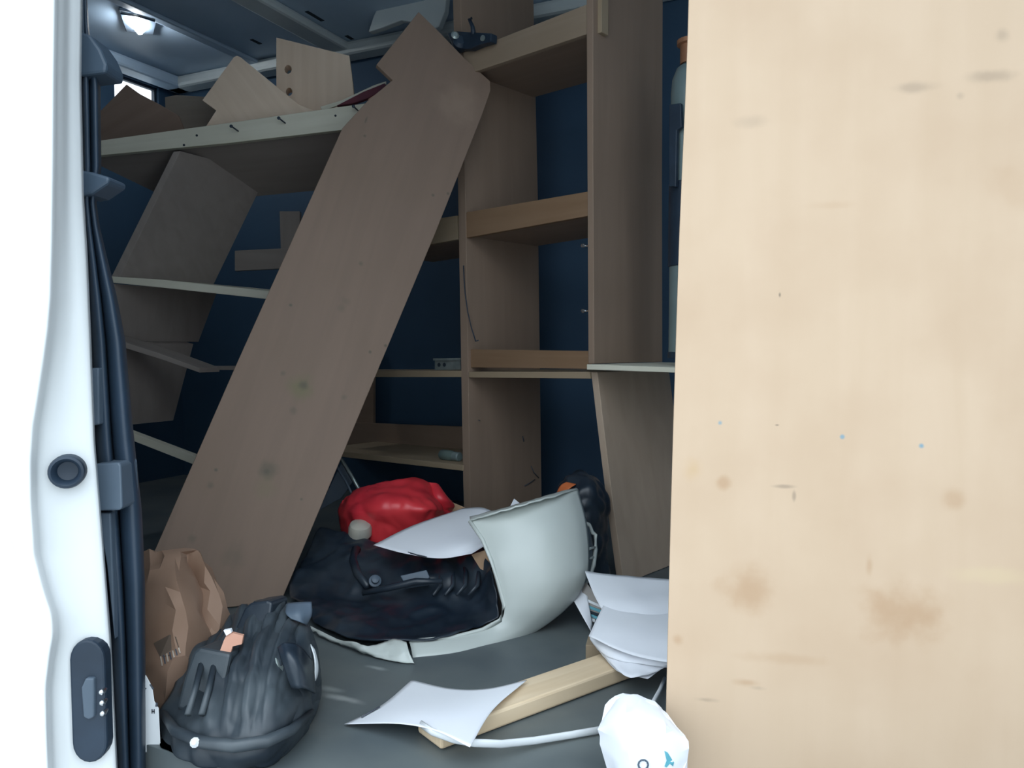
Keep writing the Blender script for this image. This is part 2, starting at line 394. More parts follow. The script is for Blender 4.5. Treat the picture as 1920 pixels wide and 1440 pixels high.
lathe('rubber_plug', [(31*s_, -.012), (31*s_, .004), (29*s_, .008), (25*s_, .009), (21*s_, .006), (17*s_, -.004), (6*s_, -.006)], P(126, 884, 1.034), Vector((.35, -.93, .0)), m_rub, pil)
pp = (P(165, 1315, 1.034), Vector((.22, -.97, 0)).normalized())
def stadium(x0, x1, y0, y1, lean, n=10):
    r = (x1-x0)/2; cx = (x0+x1)/2; out = []
    for k in range(n+1): a = math.pi+math.pi*k/n; out.append((cx-lean+r*math.cos(a), y0+r*1.15+r*1.15*math.sin(a)))
    for k in range(n+1): a = math.pi*k/n; out.append((cx+lean+r*math.cos(a), y1-r*1.15+r*1.15*math.sin(a)))
    return out
pad = ppx('contact_plate', stadium(132, 198, 1200, 1431, 2.5), pp, Vector((0, .02, 0)), m_rub, pil, bevel=.003)
pq = (P(165, 1315, 1.029), pp[1])
ppx('recess', [(152, 1290), (160, 1272), (176, 1272), (176, 1345), (166, 1350), (156, 1345)], pq, Vector((0, .008, 0)), m_grey, pad, bevel=.002)
for x, y in ((191, 1297), (192, 1317), (193, 1337)):
    q = cast(x, y, pq); ax = Vector((.25, -.95, .1))
    lathe('contact_pin', [(.0045, -.012), (.0045, .0), (.0038, .003), (.002, .0045), (.0002, .005)], q, ax, m_steel, pad, seg=14)

# ------------------------------------------------------------------ plywood sheet at the right
a12 = math.radians(10); px_u = Vector((math.cos(a12), -math.sin(a12), 0)); px_n = Vector((-math.sin(a12), -math.cos(a12), 0))
ppl = (P(1265, 720, 1.06), px_n)
edge = [(1293, -60), (1290, 60), (1285, 190), (1280, 300), (1274, 440), (1270, 560), (1266, 690), (1262, 820), (1258, 960), (1254, 1120), (1251, 1250), (1247, 1400)]
low = F(1246, 1440, 0)
ep = [cast(x, y, ppl) for x, y in edge]
ep.append(ep[-1]+(ep[-1]-ep[-2])*1.0); ep[-1].z = 0.002
far_ = cast(2030, 720, ppl); top = Vector((far_.x, far_.y, ep[0].z)); bot = Vector((far_.x, far_.y, .002))
Mp = frame(ep[0], Z, px_n)
def pst(px, py, r, c, k, sq=(1, 1)):
    q = Mp.inverted() @ cast(px, py, ppl); return (q.x, q.y, r*1.05/FPX, c, k, sq)
BR = (.42, .26, .15); DK = (.22, .17, .13); BL = (.16, .30, .38)
m_sheet = wood('birch plywood sheet', (.58, .435, .31), (.555, .412, .288), (.505, .36, .245), gx=2.0, gy=22, rough=.6, blotch=2.6, bamt=.75, stains=[
    pst(1400, 1105, 55, BR, .6, (1, 1.1)), pst(1690, 1150, 75, BR, .65, (.9, 1.2)), pst(1790, 935, 24, BR, .45), pst(1355, 905, 18, BR, .6), pst(1300, 880, 28, (.52, .35, .19), .5),
    pst(1710, 165, 26, DK, .35, (.5, 2.0)), pst(1855, 143, 24, DK, .35, (.6, 2.2)), pst(1410, 228, 24, DK, .2, (.6, 1.6)), pst(1880, 65, 16, DK, .3),
    pst(1462, 553, 4, DK, .95, (1.6, .8)), pst(1457, 797, 4, DK, .8, (.6, 1.3)), pst(1350, 793, 6, BL, .8), pst(1579, 819, 5, BL, .8), pst(1728, 836, 6, BL, .9),
    pst(1470, 912, 12, DK, .5, (.4, 2.2)), pst(1489, 930, 9, DK, .5, (1.5, .5)), pst(1400, 1280, 20, BR, .5, (.5, 1.6)), pst(1322, 1312, 12, DK, .35, (.5, 2.2)), pst(1420, 1290, 12, DK, .25, (.5, 1.6)),
    pst(1270, 1200, 14, BR, .5), pst(1630, 1060, 14, BR, .45, (1.8, .6)), pst(1800, 180, 9, DK, .25), pst(1470, 1235, 40, BR, .28, (.35, 2.6)), pst(1560, 385, 26, BR, .22, (.4, 2)),
    pst(1860, 1080, 40, (.60, .47, .30), .5, (.5, 2.4)), pst(1900, 350, 55, BR, .22)])
sheet = prism('plywood_sheet', ep+[bot, top], -px_n*.012, m_sheet, None, Z, bevel=.0008)
tag(sheet, 'large pale birch plywood sheet standing upright across the right of the doorway', 'plywood')

# ------------------------------------------------------------------ shelving unit on the far side
ca = math.radians(42.5); UC = Vector((math.cos(ca), -math.sin(ca), 0)); VC = Vector((math.sin(ca), math.cos(ca), 0))
cpl = (P(1103, 650, 2.0), -VC)
def on(off): return (cpl[0]+VC*off, cpl[1])
base_pt = cast(990, 1050, cpl); base_pt.z = 0
su = thing('shelving_unit', 'tall open plywood shelving unit against the far side, next to the plywood sheet', 'shelves', base_pt)
DEP = .33
def at_floor(px, off=0.):              # pixel row where a pixel column of the unit's front meets the floor
    for y in range(900, 1300):
        if cast(px, y, on(off)).z <= 0.003: return y
    return 1100
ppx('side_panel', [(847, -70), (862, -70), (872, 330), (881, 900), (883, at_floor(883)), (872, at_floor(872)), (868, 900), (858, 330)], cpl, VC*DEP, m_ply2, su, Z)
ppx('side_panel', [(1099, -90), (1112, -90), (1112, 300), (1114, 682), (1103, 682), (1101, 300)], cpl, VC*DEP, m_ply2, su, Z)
ppx('side_panel', [(1108, 698), (1120, 698), (1132, 800), (1150, 950), (1170, at_floor(1170)), (1157, at_floor(1157)), (1138, 950), (1120, 800)], on(.004), VC*(DEP+.02), wood('door-lit ply', (.47, .365, .28), (.42, .32, .24)), su, Z)  # paler colour carries the door light falling on this panel
ppx('batten', [(1117, -90), (1128, -90), (1128, 60), (1117, 64)], on(.02), VC*.03, m_pine, su, Z)
# rails and shelves
def rail(pts, mat, off=.002, th=.018): return ppx('front_rail', pts, on(off), VC*th, mat, su, UC)
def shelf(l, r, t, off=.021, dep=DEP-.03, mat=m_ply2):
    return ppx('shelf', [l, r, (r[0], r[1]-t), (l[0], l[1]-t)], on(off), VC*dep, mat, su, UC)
rail([(868, 99), (1100, 8), (1100, 64), (868, 142)], m_ply)
shelf((869, 140), (1100, 63), 13)
rail([(874, 398), (1102, 359), (1102, 405), (874, 446)], m_red)
shelf((874, 445), (1102, 404), 13)
rail([(881, 655), (1103, 658), (1103, 692), (881, 689)], m_red, off=.012)
ppx('shelf', [(879, 697), (1106, 697), (1107, 710), (879, 708)], on(.0), VC*DEP, m_pine, su, UC)
# bay left of the stile
rail([(690, 429), (857, 404), (858, 449), (690, 480)], m_pine, off=.01)
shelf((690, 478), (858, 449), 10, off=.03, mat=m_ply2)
ppx('shelf', [(600, 695), (866, 695), (866, 707), (600, 707)], cpl, VC*.22, m_pine, su, UC)
ppx('shelf', [(590, 841), (868, 872), (868, 883), (590, 851)], on(-.004), VC*.30, m_pine, su, UC)
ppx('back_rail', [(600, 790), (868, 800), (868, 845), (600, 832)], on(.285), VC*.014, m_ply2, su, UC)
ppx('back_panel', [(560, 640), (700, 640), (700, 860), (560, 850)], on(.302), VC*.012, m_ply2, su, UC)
# pale ledge right of the upright
ppx('shelf', [(1100, 683), (1300, 690), (1300, 700), (1100, 693)], on(-.03), VC*.36, m_pale, su, UC)
# drawer runner left on the shelf, screws in the upright
ru = ppx('drawer_runner', [(815, 675), (862, 674), (863, 693), (815, 694)], on(.02), VC*.003, m_metal, su, UC, bevel=.0008)
for x in (826, 836): ppx('hole', [(x-3+3*math.cos(a), 684+4*math.sin(a)) for a in [k*math.pi/4 for k in range(8)]], on(.0195), VC*.001, m_hole, ru, UC, bevel=0)
ppx('lip', [(812, 672), (863, 671), (863, 675), (812, 676)], on(.012), VC*.012, m_metal, ru, UC, bevel=0)
for y in (461, 583):
    q = cast(1102, y, on(-.001)); tube('screw', [q+VC*.004, q-VC*.012-UC*.006], .0025, m_steel, su, 8)
    lathe('screw_head', [(.0055, 0), (.005, .003), (.001, .004)], q-VC*.012-UC*.006, -VC, m_steel, su, seg=10)
sfp = (cast(882, 900, cpl)+UC*.0015, UC)
for pts in ([(996, 874), (1001, 886), (1010, 896)], [(984, 911), (994, 905), (1003, 899)], [(980, 818), (982, 828)], [(897, 788), (900, 789)]):
    tube('pen_mark', [cast(x, y, sfp) for x, y in pts], .0016, m_ink, su, 5)
wi = tube('wire', [cast(x, y, on(-.006)) for x, y in ((869, 498), (870, 520), (872, 550), (877, 585), (884, 615), (892, 640), (897, 638))], .0018, m_rub, None, 6)
tag(wi, 'thin dark wire dangling down the middle upright of the shelving unit', 'wire')
# thing: black clamp on the top shelf
def cp(x, y, o=-.025): return cast(x, y, on(o))
b0 = cp(880, 100)
cl = thing('lever_clamp', 'black metal lever clamp gripping the top rail of the shelving unit beside the roof', 'clamp', b0)
lathe('barrel', [(.006, -.02), (.018, -.02), (.021, -.015), (.021, .012), (.012, .02), (.002, .02)], cp(862, 82), Vector((.2, -.9, .2)), m_rub, cl, 18)
lathe('bushing', [(.010, 0), (.012, .006), (.007, .010), (.003, .010)], cp(853, 68, -.045), Vector((.2, -.9, .2)), m_metal, cl, 14)
ppx('jaw', [(838, 62), (852, 58), (880, 60), (921, 62), (920, 78), (898, 84), (880, 92), (850, 92)], on(-.03), VC*.026, m_rub, cl, bevel=.003)
tube('lever', [cp(888, 66), cp(886, 50), cp(880, 36), cp(884, 34)], [.008, .006, .005, .004], m_rub, cl)
lathe('pivot', [(.008, 0), (.008, .004), (.001, .005)], cp(906, 72, -.032), -VC, m_metal, cl, 12)
# small bottle lying on the lower shelf
q = cast(842, 854, on(.05)); bt = thing('small_bottle', 'small grey-green bottle lying on the lowest shelf by the middle upright', 'bottle', q)
lathe('body', [(.004, -.036), (.0155, -.034), (.017, -.028), (.017, .012), (.013, .02), (.012, .024)], q, UC, m_bottle, bt, 18)
lathe('cap', [(.0145, .024), (.0145, .046), (.012, .049), (.001, .049)], q, UC, m_tank, bt, 18)
# cylinder behind the sheet
q = cast(1289, 672, on(.12)); ty = q
gc = thing('gas_cylinder', 'tall pale grey cylinder with black strap half hidden by the plywood sheet', 'cylinder', q)
def hz(py): return cast(1289, py, on(.12)).z - q.z
R = .047
lathe('tank', [(.03, .004), (R, .012), (R, hz(175)), (R*.94, hz(150)), (R*.72, hz(130)), (R*.4, hz(121)), (.001, hz(119))], q, Z, m_tank, gc, 30)
lathe('neck', [(.026, hz(122)), (.026, hz(88)), (.034, hz(86)), (.034, hz(78)), (.001, hz(76))], q, Z, m_brass, gc, 20)
st = lathe('strap', [(R+.001, hz(500)), (R+.003, hz(499)), (R+.003, hz(345)), (R+.001, hz(344))], q, Z, m_rub, gc, 30)
ppx('strap_buckle', [(1254, 196), (1276, 193), (1278, 238), (1269, 244), (1267, 350), (1254, 350)], on(.055), VC*.012, m_rub, gc, bevel=.002)
lathe('foot_ring', [(R+.002, .001), (R+.002, .016), (R-.004, .017)], q, Z, m_rub, gc, 30)

# ------------------------------------------------------------------ collapsed shelf rack at the left
LN = Vector((.06, -1, 0)).normalized(); lpl = (P(430, 400, 2.34), LN); LV = Vector((.45, .85, 0))*.36; LT = LV+Vector((0, 0, -.085))
def lon(off): return (lpl[0]-LN*off, LN)
m_aged = wood('aged grey ply', (.315, .275, .25), (.275, .24, .22), (.24, .205, .19))
lb = cast(330, 900, lpl); lb.z = 0
lr = thing('collapsed_shelf_rack', 'collapsed shelf rack sagging sideways with nails in its top rail', 'shelves', lb)
ppx('top_rail', [(150, 269), (190, 263), (430, 230), (668, 196), (690, 193), (655, 242), (430, 268), (190, 291), (150, 295)], lpl, -LN*.022, m_pale, lr, Vector((1, 0, .15)))
ppx('top_shelf', [(150, 293), (190, 289), (430, 267), (690, 238), (690, 226), (430, 255), (190, 277), (150, 281)], lon(.023), LT, m_aged, lr, Vector((1, 0, .1)))
ppx('divider', [(325, 284), (338, 283), (224, 520), (208, 520)], lon(.002), LV, m_aged, lr, Vector((-.4, 0, 1)))
ppx('shelf', [(205, 518), (300, 524), (520, 547), (520, 563), (300, 539), (209, 530)], lon(0), LV, m_pale, lr, Vector((1, 0, -.05)))
ppx('divider', [(196, 532), (212, 532), (172, 640), (156, 640)], lon(.004), LV*1.12, m_aged, lr, Vector((.1, 0, 1)))
ppx('shelf', [(170, 622), (236, 642), (300, 663), (374, 690), (374, 699), (300, 673), (232, 652), (170, 632)], lon(.002), LV*.22, m_aged, lr, Vector((1, 0, -.25)))
ppx('divider', [(176, 640), (192, 644), (150, 806), (134, 800)], lon(.006), LV*.95, m_aged, lr, Vector((.0, 0, 1)))
ppx('shelf', [(180, 786), (246, 811), (366, 856), (420, 876), (420, 889), (360, 870), (250, 827), (180, 802)], lon(0), LV*.07, m_pale, lr, Vector((1, 0, -.3)))
ppx('back_post', [(524, 396), (562, 396), (562, 520), (528, 520)], (P(540, 440, 2.74), LN), -LN*.03, m_aged, lr, Z)
ppx('back_rail', [(440, 470), (600, 462), (600, 500), (440, 508)], (P(520, 480, 2.73), LN), -LN*.02, m_aged, lr, Vector((1, 0, 0)))
ppx('back_rail', [(380, 686), (520, 686), (520, 694), (380, 694)], (P(420, 690, 2.6), LN), -LN*.02, m_aged, lr, Vector((1, 0, 0)))
for x, y in ((441, 244), (529, 229), (667, 207)):
    q = cast(x+6, y+2, lon(-.001)); tube('nail', [q, q+LN*.03+Vector((-.012, 0, .006))], .0022, m_rub, lr, 6)
    lathe('nail_head', [(.005, 0), (.005, .002), (.001, .003)], q+LN*.03+Vector((-.012, 0, .006)), LN, m_rub, lr, 10)
for x, y in ((369, 254), (629, 217), (345, 272)):
    lathe('nail_hole', [(.0035, -.001), (.0035, .0006), (.0005, .0008)], cast(x, y, lpl), LN, m_hole, lr, 10)

# loose boards standing on the rack
def loose(name, px, D, label, mat, grain, th=.014, n=LN, **k):
    pl_ = (P(px[0][0], px[0][1], D), n)
    o = ppx(name, px, pl_, -n*th, mat, None, grain, **k); return tag(o, label, 'board')
loose('notched_board', [(379, 188), (438, 107), (444, 104), (451, 107), (560, 196), (625, 222), (625, 229), (400, 258), (378, 260), (384, 240), (405, 207)], 2.40,
      'short plywood board with a peaked corner standing on the collapsed rack', m_pale_ply, Vector((-.6, 0, .8)))
hp = (P(520, 72, 2.56), Vector((-.12, -1, 0)).normalized())
def circ(x, y, a, b, n=14): return [cast(x+a*math.cos(2*math.pi*k/n), y+b*math.sin(2*math.pi*k/n), hp) for k in range(n)]
hb = prism('drilled_board', [cast(x, y, hp) for x, y in ((518, 70), (655, 104), (661, 150), (666, 200), (666, 250), (518, 264))], Vector((-.13, .99, 0))*.05, m_pale_ply, None, Z,
      holes=[circ(540, 130, 6.5, 8), circ(542, 172, 6, 7.5)])
tag(hb, 'upright plywood board with two drilled holes under the roof', 'board')
loose('shaded_board', [(150, 246), (190, 206), (237, 158), (262, 176), (300, 196), (334, 216), (346, 246), (346, 280), (150, 296)], 2.47,
      'shade-darkened brown pointed board behind the left end of the top rail', wood('shaded ply', (.30, .215, .17), (.25, .175, .135)), Vector((1, 0, .6)))  # the board's shade is put into its ply colour
loose('grey_board', [(309, 182), (330, 178), (400, 182), (430, 210), (430, 268), (312, 276)], 2.60,
      'greyish board standing between the shade-darkened board and the peaked board', wood('grey ply', (.30, .27, .23), (.25, .22, .19)), Vector((1, 0, .1)))
loose('thin_slat', [(600, 200), (640, 188), (700, 160), (724, 152), (724, 158), (690, 172), (632, 198), (604, 208)], 2.44,
      'thin pale slat lying slantwise behind the leaning board notch', m_pale, Vector((1, 0, .3)), th=.01)
mc = ppx('maroon_cloth', [(630, 198), (680, 172), (722, 155), (724, 168), (690, 184), (662, 194)], (P(680, 180, 2.43), LN), Vector((0, .02, 0)), m_maroon, None, bevel=.003)
tag(mc, 'sliver of maroon cloth tucked under the thin pale slat', 'cloth')
ps = ppx('torn_paper', [(690, 186), (702, 178), (716, 170), (717, 182), (712, 196), (708, 188), (700, 194)], (P(705, 182, 2.37), LN), Vector((0, .003, 0)), m_pink, None, bevel=0)
tag(ps, 'scrap of torn pinkish paper at the notch of the leaning board', 'paper')

# ------------------------------------------------------------------ long leaning board
A_, B_, T_ = F(527, 1128, .003), F(234, 1160, .003), P(785, 25, 2.26)
n_ = (B_-A_).cross(T_-A_).normalized()
if n_.y > 0: n_ = -n_
bpl = (A_, n_)
bo = [(785, 22), (822, 58), (870, 108), (919, 152), (920, 170), (905, 213), (862, 322), (815, 440), (725, 655), (527, 1128), (234, 1160), (440, 690), (642, 240), (690, 188), (736, 150), (706, 121)]
gr_ = cast(742, 80, bpl)-cast(405, 1080, bpl)
Mb = frame(cast(785, 22, bpl), gr_, n_)
def bst(px, py, r, c, k, sq=(1, 1)):
    q = Mb.inverted() @ cast(px, py, bpl); return (q.x, q.y, r*2.0/FPX, c, k, sq)
GK = (.13, .115, .085); GN = (.20, .18, .10)
m_lean = wood('leaning ply', (.265, .187, .142), (.24, .17, .13), (.225, .16, .115), gx=2.5, gy=30, bamt=.4, stains=[  # brown darkened below the sheet's tone to carry interior shade
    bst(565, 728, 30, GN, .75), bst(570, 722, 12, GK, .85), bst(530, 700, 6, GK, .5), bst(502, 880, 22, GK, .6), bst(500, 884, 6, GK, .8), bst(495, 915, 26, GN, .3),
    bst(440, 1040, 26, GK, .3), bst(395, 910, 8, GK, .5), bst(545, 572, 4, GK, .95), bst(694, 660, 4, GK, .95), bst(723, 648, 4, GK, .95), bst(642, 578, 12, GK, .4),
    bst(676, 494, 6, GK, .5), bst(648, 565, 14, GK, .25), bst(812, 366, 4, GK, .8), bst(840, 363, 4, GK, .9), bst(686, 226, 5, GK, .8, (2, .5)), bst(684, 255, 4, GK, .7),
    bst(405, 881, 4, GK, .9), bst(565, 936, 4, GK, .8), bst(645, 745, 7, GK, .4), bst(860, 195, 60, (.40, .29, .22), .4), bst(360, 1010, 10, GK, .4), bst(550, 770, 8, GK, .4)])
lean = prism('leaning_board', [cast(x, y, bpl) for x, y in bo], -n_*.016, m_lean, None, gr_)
tag(lean, 'long brown plywood board with a notched top leaning diagonally against the shelves', 'board')

# ------------------------------------------------------------------ rubbish on the van floor
def crumple(a, s): return lambda p: a*fbm(p, s, 4)
def crease(a, s): return lambda p: a*(abs(noise.noise(p*s))*2-.6) + a*.5*(abs(noise.noise(p*s*2.3+Vector((3, 1, 7))))*2-.5)
# white bumper corner with its black liner
bb = F(900, 1225)
bu = thing('broken_bumper', 'broken white car bumper corner with torn black liner in the middle of the floor', 'bumper', bb)
ins = [(882, 977, 1.66), (906, 1012, 1.63), (923, 1052, 1.60), (936, 1096, 1.585), (946, 1135, 1.575), (939, 1163, 1.57), (905, 1181, 1.56), (850, 1195, 1.53), (768, 1203, 1.505)]
outs = [(1083, 918, 1.74), (1098, 975, 1.69), (1104, 1035, 1.655), (1099, 1086, 1.63), (1066, 1136, 1.615), (1000, 1186, 1.60), (930, 1216, 1.545), (852, 1236, 1.49), (776, 1244, 1.468)]
rows = []
for a, b in zip(ins, outs):
    r = [a]
    for t, bl in ((.12, .35), (.35, .8), (.65, 1.0), (.88, .6)):
        w_ = math.hypot(b[0]-a[0], b[1]-a[1])/FPX
        r.append((a[0]+(b[0]-a[0])*t, a[1]+(b[1]-a[1])*t, a[2]+(b[2]-a[2])*t-.35*w_*bl))
    r.append(b); rows.append(r)
m_skin = mottled('white bumper skin', (.545, .585, .555), (.51, .55, .525), 5, .3)
surf('bumper_skin', rows, 56, 24, m_skin, bu, solid=.004)
# rolled inner rim
tube('rim', [P(x-1, y, d-.002) for x, y, d in ins], .0045, m_skin, bu, 8)
surf('top_lip', [[(882, 976, 1.655), (930, 962, 1.62), (985, 946, 1.62), (1040, 930, 1.66), (1083, 917, 1.735)], [(881, 970, 1.68), (930, 957, 1.66), (985, 942, 1.66), (1040, 926, 1.70), (1080, 915, 1.77)]], 4, 24, m_skin, bu, solid=.003, disp=crumple(.002, 60))
tb_ = [(776, 1244), (754, 1242), (724, 1237), (696, 1230), (670, 1218), (642, 1208), (612, 1196), (583, 1182)]
tt_ = [(762, 1204, .030), (736, 1197, .030), (714, 1207, .022), (686, 1211, .020), (663, 1203, .022), (640, 1201, .014), (611, 1188, .014), (581, 1173, .014)]
torn = []
for (x, y), (x2, y2, z2) in zip(tb_, tt_):
    p_, q_ = F(x, y, .004), F(x2, y2, z2); torn.append([p_, (p_+q_)/2-Vector((0, .006, 0)), q_])
surf('torn_edge', torn, 42, 10, m_skin, bu, solid=.003, disp=crumple(.005, 40), floor=.003)
tube('flange', [(1096, 980, 1.72), (1104, 984, 1.73), (1110, 998, 1.735), (1116, 1003, 1.735), (1117, 1030, 1.72), (1113, 1060, 1.70), (1103, 1088, 1.68), (1094, 1100, 1.665)], [.004, .005, .005, .005, .005, .005, .004, .003], m_skin, bu, 8)
surf('flange_web', [[(1097, 985, 1.70), (1103, 1035, 1.67), (1098, 1086, 1.645)], [(1106, 990, 1.735), (1112, 1038, 1.72), (1103, 1088, 1.68)]], 4, 20, m_grey, bu, solid=.002)
for y0, y1 in ((1030, 1026), (1048, 1044)): tube('rib', [(1102, y0, 1.672), (1115, y1, 1.715)], .003, m_skin, bu, 6)
# black liner inside
LR = [[F(588, 1166, .016), F(640, 1190, .018), F(700, 1203, .020), F(765, 1202, .022), F(850, 1191, .022), (905, 1177, 1.59), (936, 1158, 1.60)],
      [F(574, 1140, .03), F(640, 1158, .032), F(700, 1168, .03), (765, 1170, 1.61), (850, 1158, 1.63), (900, 1148, 1.64), (936, 1130, 1.62)],
      [(545, 1118, 1.74), (630, 1128, 1.72), (700, 1136, 1.70), (765, 1132, 1.70), (840, 1120, 1.70), (895, 1110, 1.70), (928, 1095, 1.64)],
      [(548, 1085, 1.82), (625, 1085, 1.79), (690, 1095, 1.76), (765, 1085, 1.76), (830, 1078, 1.76), (885, 1068, 1.76), (915, 1062, 1.69)],
      [(575, 1040, 1.92), (630, 1040, 1.87), (690, 1050, 1.84), (765, 1048, 1.82), (830, 1046, 1.82), (875, 1040, 1.82), (905, 1035, 1.76)],
      [(600, 990, 2.02), (640, 1000, 1.97), (690, 1012, 1.93), (765, 1015, 1.91), (830, 1015, 1.90), (880, 1012, 1.88), (905, 1010, 1.80)],
      [(602, 1000, 2.035), (640, 1010, 1.985), (690, 1022, 1.945), (765, 1025, 1.925), (830, 1025, 1.915), (880, 1022, 1.895), (905, 1020, 1.815)]]
def ld(p):
    m = max(0, min(1, (p.x+.28)*5))*max(0, min(1, (1.98-p.y)*5))*max(0, min(1, (p.y-1.66)*8))
    return .010*fbm(p, 8, 3)+.008*math.sin((p.x*.85+p.y*.25)*135)*m+.012*(abs(noise.noise(p*19))-.3)
surf('black_liner', LR, 80, 100, m_blk, bu, solid=.003, disp=ld, floor=.008)
for k in range(4):
    tube('liner_rib', [P(818+25*k, 1054, 1.83-.012*k), P(826+24*k, 1074, 1.765-.012*k), P(826+23*k, 1098, 1.715-.012*k), P(812+22*k, 1116, 1.69-.008*k)], [.003, .005, .005, .003], m_blk, bu, 8)
ppx('lamp_bracket', [(750, 1079), (790, 1070), (800, 1068), (806, 1082), (800, 1087), (758, 1093)], (P(780, 1080, 1.70), Vector((0, -.8, .6)).normalized()), Vector((0, .02, -.02)), m_grey, bu, bevel=.002)
lathe('bulb_socket', [(.012, -.012), (.014, -.004), (.014, .004), (.009, .006), (.008, .014), (.002, .016)], P(703, 1090, 1.73), Vector((.2, -.7, .5)), m_grey, bu, 16)
tube('liner_strut', [(668, 1030, 1.88), (662, 1050, 1.84), (670, 1075, 1.79), (690, 1100, 1.73)], [.012, .010, .010, .008], m_blk, bu, 10)
tube('liner_rib', [(680, 1112, 1.70), (730, 1102, 1.69), (780, 1090, 1.685), (830, 1090, 1.68)], [.006, .008, .008, .005], m_blk, bu, 8)
# paper lying on the liner
p1 = surf('paper_sheet', [[(700, 1022, 1.78), (775, 985, 1.86), (868, 953, 1.95)], [(760, 1038, 1.74), (830, 1000, 1.80), (905, 952, 1.90)], [(826, 1047, 1.715), (885, 1012, 1.74), (936, 966, 1.86)], [(885, 1038, 1.71), (930, 1010, 1.76), (965, 985, 1.84)]], 22, 22, m_paper)
tag(p1, 'white paper sheet lying on the black liner behind the broken bumper', 'paper')
for k in range(2):
    tube('print_line', [(765+k*4, 1035+k*2, 1.725), (782+k*4, 1040+k*2, 1.72), (797+k*3, 1043+k, 1.715)], .0011, m_ink, p1, 5)
p1b = prism('paper_corner', [P(950, 962, 1.86), P(964, 935, 1.89), P(985, 952, 1.88), P(985, 990, 1.84)], Vector((0, .0012, 0)), m_paper, None, bevel=0)
tag(p1b, 'pointed paper corner sticking up behind the top edge of the broken bumper', 'paper')
# red plastic bag
rb = bag('red_plastic_bag', [[(634, 935, 2.10), (660, 918, 2.08), (700, 908, 2.06), (738, 902, 2.06), (770, 900, 2.06), (800, 908, 2.07), (838, 938, 2.10)],
      [(632, 955, 2.08), (660, 950, 1.99), (700, 945, 1.96), (740, 945, 1.95), (775, 945, 1.95), (812, 948, 1.97), (842, 955, 2.08)],
      [(640, 985, 2.08), (662, 985, 1.99), (700, 985, 1.955), (740, 983, 1.95), (775, 978, 1.955), (812, 972, 1.98), (842, 970, 2.08)],
      [(652, 1040, 2.08), (670, 1048, 2.03), (700, 1054, 2.01), (740, 1055, 2.0), (775, 1052, 2.01), (805, 1044, 2.03), (836, 1030, 2.08)]], 48, 60, Vector((.03, .14, 0)), m_redbag, disp=lambda p: .010*fbm(p, 7, 2)+.018*(abs(noise.noise(p*10+Vector((0, 0, 4))))-.25)+.007*(abs(noise.noise(p*24))-.3))
tag(rb, 'crumpled red plastic bag below the lowest shelf', 'bag')
cpz = thing('jar_lid', 'small translucent plastic cap resting beside the red bag', 'cap', P(675, 1000, 1.97))
lathe('cap', [(.024, 0), (.030, .004), (.030, .022), (.026, .032), (.014, .038), (.001, .039)], P(675, 1003, 1.97), Vector((.1, -.35, .9)), m_pale if False else mottled('cloudy plastic', (.50, .47, .40), (.36, .35, .31), 20, .35), cpz, 22)
lathe('skirt', [(.026, -.03), (.027, 0), (.024, .0)], P(675, 1003, 1.97), Vector((.1, -.35, .9)), m_blk, cpz, 20)
c1 = ppx('cardboard_scrap', [(838, 938), (848, 942), (872, 952), (880, 1000), (835, 1010), (840, 965)], (P(855, 960, 2.15), Vector((0, -1, .2)).normalized()), Vector((0, .004, 0)), m_card, None, bevel=0)
tag(c1, 'brown cardboard scrap standing between red bag and middle upright', 'cardboard')
c2 = ppx('cardboard_flap', [(884, 1040), (915, 1030), (950, 1060), (950, 1095), (928, 1083), (900, 1066)], (P(905, 1050, 1.73), Vector((0, -1, .4)).normalized()), Vector((0, .004, 0)), m_card, None, bevel=0)
tag(c2, 'brown cardboard flap poking out behind the inner edge of the broken bumper', 'cardboard')
ms = thing('metal_strips', 'two thin metal strips slanting down behind the leaning board to the red bag', 'metal strip', P(665, 920, 2.16))
tube('strip', [(626, 866, 2.20), (650, 905, 2.17), (668, 945, 2.14)], .004, m_grey, ms, 6)
tube('strip', [(638, 858, 2.21), (658, 890, 2.18), (680, 930, 2.15)], .005, m_metal, ms, 6)
gp = ppx('grey_sheet', [(595, 960), (640, 868), (660, 905), (640, 935), (628, 940)], (P(620, 920, 2.22), Vector((0, -1, .1)).normalized()), Vector((0, .01, 0)), m_grey, None)
tag(gp, 'dull grey sheet leaning behind the long board beside the metal strips', 'sheet')
# dark bag with an orange patch
db = bag('black_plastic_bag', [[(1045, 915, 1.90), (1062, 895, 1.88), (1085, 884, 1.88), (1110, 892, 1.88), (1138, 925, 1.90)],
     [(1042, 935, 1.90), (1065, 925, 1.83), (1092, 920, 1.81), (1120, 928, 1.82), (1144, 948, 1.90)],
     [(1045, 980, 1.90), (1068, 985, 1.82), (1092, 985, 1.80), (1118, 985, 1.82), (1140, 985, 1.90)],
     [(1060, 1090, 1.90), (1080, 1095, 1.87), (1100, 1098, 1.86), (1120, 1095, 1.87), (1138, 1085, 1.90)]], 40, 40, Vector((0, .07, 0)), m_blk, disp=lambda p: .006*fbm(p, 12, 2)+.014*(abs(noise.noise(p*24))-.25))
tag(db, 'crumpled black plastic bag wedged between bumper and leaning shelf side', 'bag')
surf('orange_patch', [[(1040, 935, 1.86), (1050, 912, 1.855), (1062, 904, 1.85)], [(1056, 938, 1.825), (1066, 918, 1.82), (1080, 908, 1.83)]], 8, 8, m_orange, db, solid=.002)
